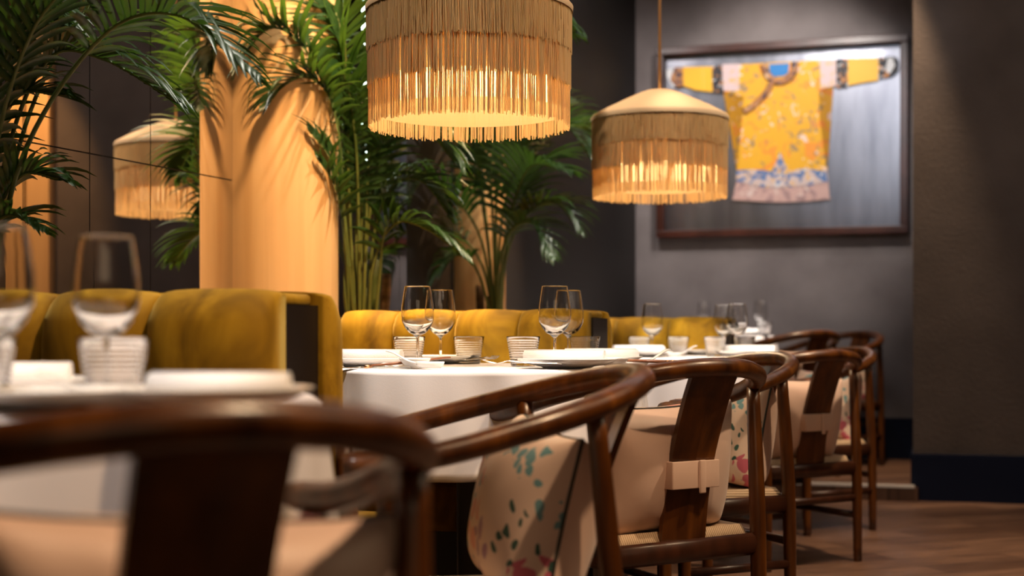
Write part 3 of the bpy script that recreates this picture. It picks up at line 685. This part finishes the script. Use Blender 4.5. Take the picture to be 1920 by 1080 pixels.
palm(b1, 'arching palm at the upper left in front of the mirror', [
 (F(3.25, 2.95, (-30, 640), (40, 300), (190, 70), (330, 28), (470, 135)), .21, dict(start=.45, n=26)),
 (F(3.3, 3.35, (-40, 640), (10, 300), (90, 112), (190, 110), (330, 190)), .22, dict(start=.42, n=26)),
 (F(3.2, 3.1, (-60, 640), (-40, 300), (30, 60), (120, -60)), .24, dict(start=.3, n=24)),
 (F(3.2, 3.0, (-20, 640), (-10, 300), (60, 60), (170, -70)), .2, dict(start=.5, n=16)),
 (F(3.2, 3.2, (-40, 640), (-10, 420), (40, 330), (110, 335)), .15, dict(start=.4, n=18)),
 (F(3.2, 3.1, (-50, 640), (-40, 480), (10, 405), (80, 430)), .12, dict(start=.4, n=14)),
 (F(3.3, 3.4, (-50, 640), (-80, 300), (-50, 60), (40, 40)), .26, dict(start=.3, n=24)),
 (F(3.3, 3.3, (-50, 640), (-30, 380), (20, 190), (110, 175)), .18, dict(start=.4, n=20)),
 (F(3.2, 3.3, (-50, 640), (-80, 200), (0, 0), (110, 40)), .24, dict(start=.4, n=22)),
 (F(3.3, 3.6, (-50, 640), (60, 200), (200, -20), (330, -60)), .26, dict(start=.45, n=20)),
], [(-.03, .0, .35), (.03, .02, .3)], 1)
b2 = rc(4.52, -2.27)
S = (668, 640)
palm(b2, 'tall bushy palm between the copper column and the large lamp', [
 (F(4.95, 4.55, S, (640, 380), (600, 200), (520, 60), (440, 120)), .27, dict(start=.5, n=24)),
 (F(4.95, 4.6, S, (645, 400), (620, 230), (560, 150), (500, 190)), .22, dict(start=.5, n=20)),
 (F(4.95, 4.7, (655, 640), (645, 450), (600, 330), (560, 250)), .16, dict(start=.5, n=12, droop=.3)),
 (F(4.95, 4.7, (655, 640), (640, 500), (625, 380), (580, 300)), .14, dict(start=.55, n=8, droop=.2)),
 (F(4.95, 4.8, S, (655, 380), (650, 180), (640, 20), (600, -60)), .3, dict(start=.45, n=26)),
 (F(4.95, 5.0, (675, 640), (680, 350), (690, 150), (730, 10), (820, -10)), .3, dict(start=.5, n=24)),
 (F(4.95, 4.8, (675, 640), (672, 400), (665, 250), (640, 130), (560, 30)), .3, dict(start=.45, n=26)),
 (F(4.95, 4.9, (680, 640), (690, 430), (720, 280), (790, 240), (850, 300)), .24, dict(start=.45, n=24)),
 (F(4.95, 4.9, (690, 640), (700, 500), (740, 420), (800, 430), (870, 480)), .18, dict(start=.4, n=18)),
 (F(4.95, 5.0, (690, 640), (700, 450), (735, 350), (790, 340), (840, 400)), .2, dict(start=.4, n=20)),
 (F(4.95, 4.9, (680, 640), (685, 480), (690, 330), (700, 230), (740, 190)), .22, dict(start=.4, n=22)),
 (F(4.95, 5.1, (650, 640), (640, 300), (560, 100), (460, -30)), .3, dict(start=.5, n=22)),
 (F(4.95, 4.9, (700, 640), (712, 520), (720, 440), (745, 390)), .14, dict(start=.5, n=8)),
 (F(4.95, 5.0, (660, 640), (640, 350), (590, 120), (560, -60)), .3, dict(start=.4, n=26)),
 (F(4.95, 5.2, (660, 640), (700, 200), (900, -40), (1080, 60)), .22, dict(start=.6, n=18)),
 (F(4.95, 4.9, (655, 640), (652, 420), (642, 300), (625, 200)), .2, dict(start=.4, n=18)),
], [(-.03, .0, .85), (.01, .03, .8), (.04, -.01, .75), (-.01, -.03, .7)], 2)
b3 = rc(5.66, -2.27)
S = (932, 640)
palm(b3, 'smaller palm beyond the large lamp, in front of the slim column', [
 (F(6.05, 5.9, S, (940, 420), (980, 290), (1050, 230), (1110, 300)), .30, dict(start=.35, n=26)),
 (F(6.05, 5.8, S, (950, 480), (990, 400), (1040, 380), (1085, 430)), .2, dict(start=.4, n=18)),
 (F(6.05, 5.7, S, (935, 500), (960, 430), (1000, 420), (1035, 480)), .2, dict(start=.4, n=18)),
 (F(6.05, 6.1, S, (915, 450), (900, 330), (870, 230), (800, 200)), .28, dict(start=.4, n=24)),
 (F(6.05, 5.8, S, (905, 460), (860, 380), (800, 340), (740, 370)), .26, dict(start=.4, n=24)),
 (F(6.05, 6.1, S, (930, 400), (935, 280), (970, 200), (1040, 190)), .3, dict(start=.35, n=26)),
 (F(6.05, 5.9, S, (925, 430), (920, 320), (930, 240), (960, 180)), .3, dict(start=.35, n=26)),
 (F(6.05, 6.2, S, (910, 420), (880, 280), (820, 200), (760, 230)), .3, dict(start=.35, n=26)),
 (F(6.05, 5.9, S, (900, 520), (870, 480), (840, 490), (810, 530)), .2, dict(start=.4, n=14)),
 (F(6.05, 5.6, S, (945, 460), (970, 360), (1000, 310), (1060, 320)), .26, dict(start=.35, n=22)),
 (F(6.05, 6.3, S, (960, 400), (1010, 280), (1070, 240), (1115, 250)), .24, dict(start=.45, n=20)),
 (F(6.05, 6.2, S, (905, 500), (850, 430), (790, 410), (730, 450)), .22, dict(start=.4, n=20)),
], [(-.03, .0, .75), (.03, .02, .8), (.0, -.03, .7)], 3)

v = px3(683, 308, 5.30)
bm = bmesh.new(); sweep(bm, [(0, 0, 0), (0, 0, CEIL-v.z-.01)], .009, 10); o = link('led_tube', bm, emit('led_white', (.75, 1, .85), 5)); o.location = v
tag(o, 'thin white vertical light tube hanging behind the tall palm', 'light tube')

# ------------------------------------------------------------------ tableware
def g_wine():
    t = empty('wine_glass', (0, 0, 0)); t['category'] = 'glass'
    bm = bmesh.new(); lathe(bm, [(0, .0), (.0345, 0), (.035, .0012), (.020, .003), (.006, .007), (.0035, .014), (.0032, .05), (.0036, .070), (.008, .076), (.021, .084), (.031, .096), (.0385, .112), (.0402, .128), (.0390, .150), (.0355, .175), (.0318, .1975), (.0315, .1990), (.0314, .1995), (.0312, .1997),
        (.0310, .1995), (.0309, .1990), (.0312, .1975), (.0349, .175), (.0383, .150), (.0395, .128), (.0377, .112), (.0288, .0985), (.0175, .0885), (.007, .0835), (0, .0825)], 40)
    link('bowl', bm, M_glass, t); return t
def g_tumbler():
    t = empty('tumbler', (0, 0, 0)); t['category'] = 'glass'
    bm = bmesh.new(); pr = [(0, 0), (.0285, 0), (.030, .002)]
    for k in range(1, 49):
        z = .002+.0745*k/48; ring = .0007*math.sin(k*PI/2.0) if 4 < k < 40 else 0; pr.append((.030+.0115*(z/.0765)**1.1+ring, z))
    pr += [(.0405, .0775), (.0395, .076), (.0355, .045), (.0295, .012), (.027, .009), (0, .009)]
    lathe(bm, pr, 40); link('body', bm, M_glass, t); return t
def g_plate():
    bm = bmesh.new(); lathe(bm, [(0, 0), (.055, 0), (.06, .003), (.095, .010), (.115, .019), (.116, .0215), (.113, .022), (.093, .0135), (.06, .0075), (0, .006)], 56)
    o = link('plate', bm, M_porc); o['category'] = 'plate'; return o
def g_dish():
    bm = bmesh.new(); lathe(bm, [(0, 0), (.018, 0), (.021, .004), (.034, .018), (.037, .023), (.035, .0235), (.030, .018), (.018, .006), (0, .005)], 36)
    o = link('sauce_dish', bm, M_porc); o['category'] = 'dish'; return o
def g_napkin():
    bm = bmesh.new(); n = 70; pts = []
    for k in range(n+1):
        u = k/n; a = u*2*PI*4.2; r = .004+.014*u; pts.append((r*math.cos(a), r*.92*math.sin(a)+.018))
    thk = .0016; L2 = .095; prev = None
    for k, (y, z) in enumerate(pts):
        r = Vector((y, z-.018)); r = r.normalized() if r.length else Vector((1, 0)); cur = [bm.verts.new((x, y+r.x*s, z+r.y*s)) for x in (-L2, L2) for s in (0, thk)]
        cur = [cur[0], cur[1], cur[3], cur[2]]
        if prev:
            for j in range(4): bm.faces.new((prev[j], prev[(j+1) % 4], cur[(j+1) % 4], cur[j]))
        else: bm.faces.new(cur)
        prev = cur
    bm.faces.new(prev); o = link('rolled_napkin', bm, M_napkin); o['category'] = 'napkin'; return o
def g_fork():
    t = empty('fork', (0, 0, 0)); t['category'] = 'fork'
    bm = bmesh.new()
    sweep(bm, cr([(0, -.10, .003), (0, -.05, .004), (0, 0, .006), (0, .025, .009)], 16), [(.0055-.0035*i/16, .0014) for i in range(17)], 8); link('handle', bm, M_steel, t)
    bm = bmesh.new(); sweep(bm, cr([(0, .025, .009), (0, .035, .006), (0, .048, .003)], 6), [(.003, .001), (.006, .001), (.009, .001), (.0105, .001), (.011, .001), (.0115, .001), (.0115, .001)], 8)
    for k in range(4):
        x = -.0095+.0063*k; sweep(bm, cr([(x, .047, .003), (x, .065, .005), (x, .084, .012)], 6), [(.0017*(1-.06*i), .0009) for i in range(7)], 6)
    link('tines', bm, M_steel, t); return t
def g_knife():
    t = empty('table_knife', (0, 0, 0)); t['category'] = 'knife'
    bm = bmesh.new(); sweep(bm, [(0, -.10, .004), (0, -.04, .0045), (0, 0, .004)], [(.005, .003), (.0045, .003), (.003, .002)], 8); link('handle', bm, M_steel, t)
    bm = bmesh.new(); sweep(bm, [(0, 0, .004), (.002, .03, .003), (.002, .08, .002), (.004, .10, .002)], [(.003, .001), (.0085, .0008), (.0085, .0007), (.001, .0005)], 8); link('blade', bm, M_steel, t); return t
def g_chop():
    t = empty('chopstick', (0, 0, 0)); t['category'] = 'chopstick'
    bm = bmesh.new(); sweep(bm, [(0, -.115, 0), (0, .10, 0)], [(.0038, .0038), (.0022, .0022)], 8); link('shaft', bm, M_chop, t)
    bm = bmesh.new(); sweep(bm, [(0, -.13, 0), (0, -.114, 0)], [(.0040, .0040), (.0040, .0040)], 8); link('tip', bm, M_copper, t); return t
def g_spoon():
    t = empty('porcelain_spoon', (0, 0, 0)); t['category'] = 'spoon'
    bm = bmesh.new(); n = 24
    prof = [(1.0, .016), (.92, .008), (.7, .002), (0, 0)]
    rings = [[bm.verts.new((.021*s*math.cos(2*PI*k/n), .034*s*math.sin(2*PI*k/n), z)) for k in range(n)] for s, z in prof[:-1]]
    for a, b in zip(rings, rings[1:]):
        for k in range(n): bm.faces.new((a[k], a[(k+1) % n], b[(k+1) % n], b[k]))
    bm.faces.new(rings[-1]); o = link('bowl', bm, M_porc, t); s = o.modifiers.new('t', 'SOLIDIFY'); s.thickness = .0025
    bm = bmesh.new(); sweep(bm, cr([(0, -.030, .013), (0, -.05, .018), (0, -.085, .036), (0, -.10, .040)], 12), [(.009-.003*math.sin(i/12*PI), .0022) for i in range(13)], 8); link('handle', bm, M_porc, t); return t
def g_rest():
    bm = bmesh.new(); box(bm, (0, 0, .006), (.05, .016, .012), 0, .005); o = link('chopstick_rest', bm, M_porc); o['category'] = 'chopstick rest'; return o
MK = dict(wine=g_wine, tum=g_tumbler, plate=g_plate, dish=g_dish, nap=g_napkin, fork=g_fork, knife=g_knife, chop=g_chop, spoon=g_spoon, rest=g_rest)
GRP = dict(wine='wine glasses on the tables', tum='ribbed water tumblers on the tables', plate='white plates on the tables', dish='small sauce dishes on the tables', nap='rolled napkins on the plates', fork='forks on the tables',
           knife='knives on the tables', chop='wooden chopsticks on the tables', spoon='white porcelain spoons on the tables', rest='porcelain chopstick rests')
PRO = {}
def put(kind, x, y, z, rz, label, rx=0, s=1):
    if kind not in PRO: PRO[kind] = o = MK[kind]()
    else: o = copy_tree(PRO[kind])
    o.location = (x, y, z); o.rotation_euler = (rx, 0, rz); o['label'] = label; o['group'] = GRP[kind]
    o.scale = (s, s, s*{'wine': .975, 'tum': .94}.get(kind, 1) if s > 1 else s); return o
T = .7512
KZ, KS = 1.075, 1.07
def P(kind, px, Z, rz, label, dz=0, rx=0, zf=0, s=1):
    s *= KS; v = at(px, Z*KZ); put(kind, v.x, v.y, T+dz+zf, rz, label, rx, s)
H2 = PI/2
# middle table
P('wine', 783, 3.44, 0, 'wine glass on the middle table, left and nearer of the left pair')
P('wine', 826, 3.72, 0, 'wine glass on the middle table, right and farther of the left pair')
P('wine', 1040, 3.42, 0, 'wine glass on the middle table, nearer of the overlapping right pair')
P('wine', 1066, 3.74, 0, 'wine glass on the middle table, half hidden at the back of the right pair')
P('tum', 767, 3.58, 0, 'ribbed tumbler at the left end of the middle table row, behind a wine stem')
P('tum', 879, 3.76, .3, 'ribbed tumbler with yellow seat behind it, left of the two forks on the middle table')
P('tum', 981, 3.46, .6, 'ribbed tumbler just left of the right rolled napkin on the middle table')
P('tum', 1096, 3.75, .9, 'ribbed tumbler right of the right wine glass pair on the middle table')
P('plate', 1064, 3.26, 0, 'white plate under the napkin at the right front of the middle table')
P('nap', 1058, 3.27, -.30, 'rolled white napkin with spiral end on the right front plate of the middle table', .0075)
P('plate', 690, 3.38, 0, 'white plate at the left front of the middle table')
P('nap', 684, 3.40, -.35, 'rolled napkin on the left front plate of the middle table', .0075)
P('plate', 822, 3.80, 0, 'white plate at the back left of the middle table')
P('plate', 1120, 3.62, 0, 'white plate at the back right of the middle table')
P('nap', 1128, 3.60, .25, 'rolled napkin on the back right plate of the middle table', .0075)
P('dish', 778, 3.22, 0, 'small white sauce dish at the front of the middle table, left of the spoon')
P('spoon', 806, 3.16, -1.77, 'white porcelain spoon lying at the front edge of the middle table')
P('rest', 735, 3.25, 0, 'porcelain chopstick rest on the middle table')
put('chop', -.245, 3.50, T+.016, -.93, 'wooden chopstick slanting across the front left of the middle table, front one', .085, 1.05)
put('chop', -.238, 3.535, T+.016, -.90, 'wooden chopstick slanting across the middle table, just behind the front one', .085, 1.05)
P('fork', 903, 3.62, -.45, 'fork standing out right of the second tumbler on the middle table', .012)
P('fork', 972, 3.17, 1.30, 'fork at the front centre of the middle table with tines to the left', .010)
P('knife', 688, 3.19, 1.45, 'knife at the front left edge of the middle table')
P('spoon', 1196, 3.46, 2.2, 'porcelain spoon at the right edge of the middle table')
P('rest', 1168, 3.42, .2, 'porcelain chopstick rest at the right of the middle table')
v = at(1172, 3.60); put('chop', v.x, v.y, T+.0165, 1.0, 'wooden chopstick at the right of the middle table, front one', .02)
v = at(1182, 3.66); put('chop', v.x, v.y, T+.0165, 1.0, 'wooden chopstick at the right of the middle table, rear one', .02)
P('dish', 1150, 3.30, 0, 'small sauce dish at the right of the middle table')
# front table
KZ, KS = 1, 1
P('wine', 199, 1.72, 0, 'large blurred wine glass above the tumbler on the front table')
P('wine', -6, 1.56, 0, 'blurred wine glass cut by the left picture edge on the front table')
P('tum', 213, 1.70, 0, 'large blurred tumbler on the front table')
P('tum', -38, 1.66, 0, 'blurred tumbler cut off at the left picture edge')
P('plate', 395, 1.60, 0, 'blurred white plate at the right of the front table')
P('nap', 410, 1.62, -.12, 'blurred rolled napkin on the plate at the right of the front table', .0075, s=.86)
P('plate', 30, 1.95, 0, 'blurred white plate at the back left of the front table')
P('nap', 0, 1.97, .1, 'blurred rolled napkin at the left of the front table', .0075)
P('plate', 60, 1.56, 0, 'blurred white plate at the front left edge of the front table')
P('fork', 146, 1.86, .1, 'fork behind the large tumbler on the front table')
P('spoon', 250, 1.56, -1.2, 'blurred porcelain spoon at the front of the near table')
P('dish', 190, 1.55, 0, 'blurred sauce dish at the front of the near table')
# third table
KZ, KS = 1.055, 1.05
P('wine', 1223, 5.25, 0, 'wine glass standing alone at the left of the third table')
P('wine', 1357, 5.42, 0, 'wine glass on the third table, left one of the right pair')
P('wine', 1382, 5.22, 0, 'wine glass on the third table, right one of the right pair')
P('tum', 1199, 5.24, 0, 'tumbler at the left end of the third table')
P('tum', 1272, 5.36, 0, 'tumbler in the centre of the third table')
P('tum', 1341, 5.10, 0, 'tumbler in front of the right wine pair on the third table')
P('tum', 1396, 5.42, 0, 'tumbler behind the napkin on the third table')
P('plate', 1200, 5.06, 0, 'white plate at the left front of the third table')
P('nap', 1198, 5.07, .3, 'rolled napkin on the left front plate of the third table', .0075)
P('plate', 1400, 5.10, 0, 'white plate at the right front of the third table')
P('nap', 1402, 5.10, -.1, 'rolled napkin on the right front plate of the third table', .0075)
P('plate', 1236, 5.56, 0, 'white plate at the back left of the third table')
P('plate', 1330, 5.62, 0, 'white plate at the back right of the third table')
P('spoon', 1262, 5.0, .8, 'porcelain spoon on the third table')
# platform table
KZ, KS = 1, 1
P('wine', 1426, 8.0, 0, 'tall looking wine glass on the farthest table, right one', zf=.08)
P('wine', 1320, 8.25, 0, 'wine glass on the farthest table, left one', zf=.08)
P('tum', 1434, 7.8, 0, 'tumbler on the farthest table beside its right wine glass', zf=.08)
P('plate', 1372, 7.85, 0, 'white plate on the farthest table', zf=.08)
P('nap', 1374, 7.85, .1, 'rolled napkin on the farthest table', .0075, zf=.08)
P('plate', 1398, 8.18, 0, 'white plate at the back right of the farthest table', zf=.08)
P('nap', 1398, 8.2, .0, 'rolled napkin on the back right plate of the farthest table', .0075, zf=.08)
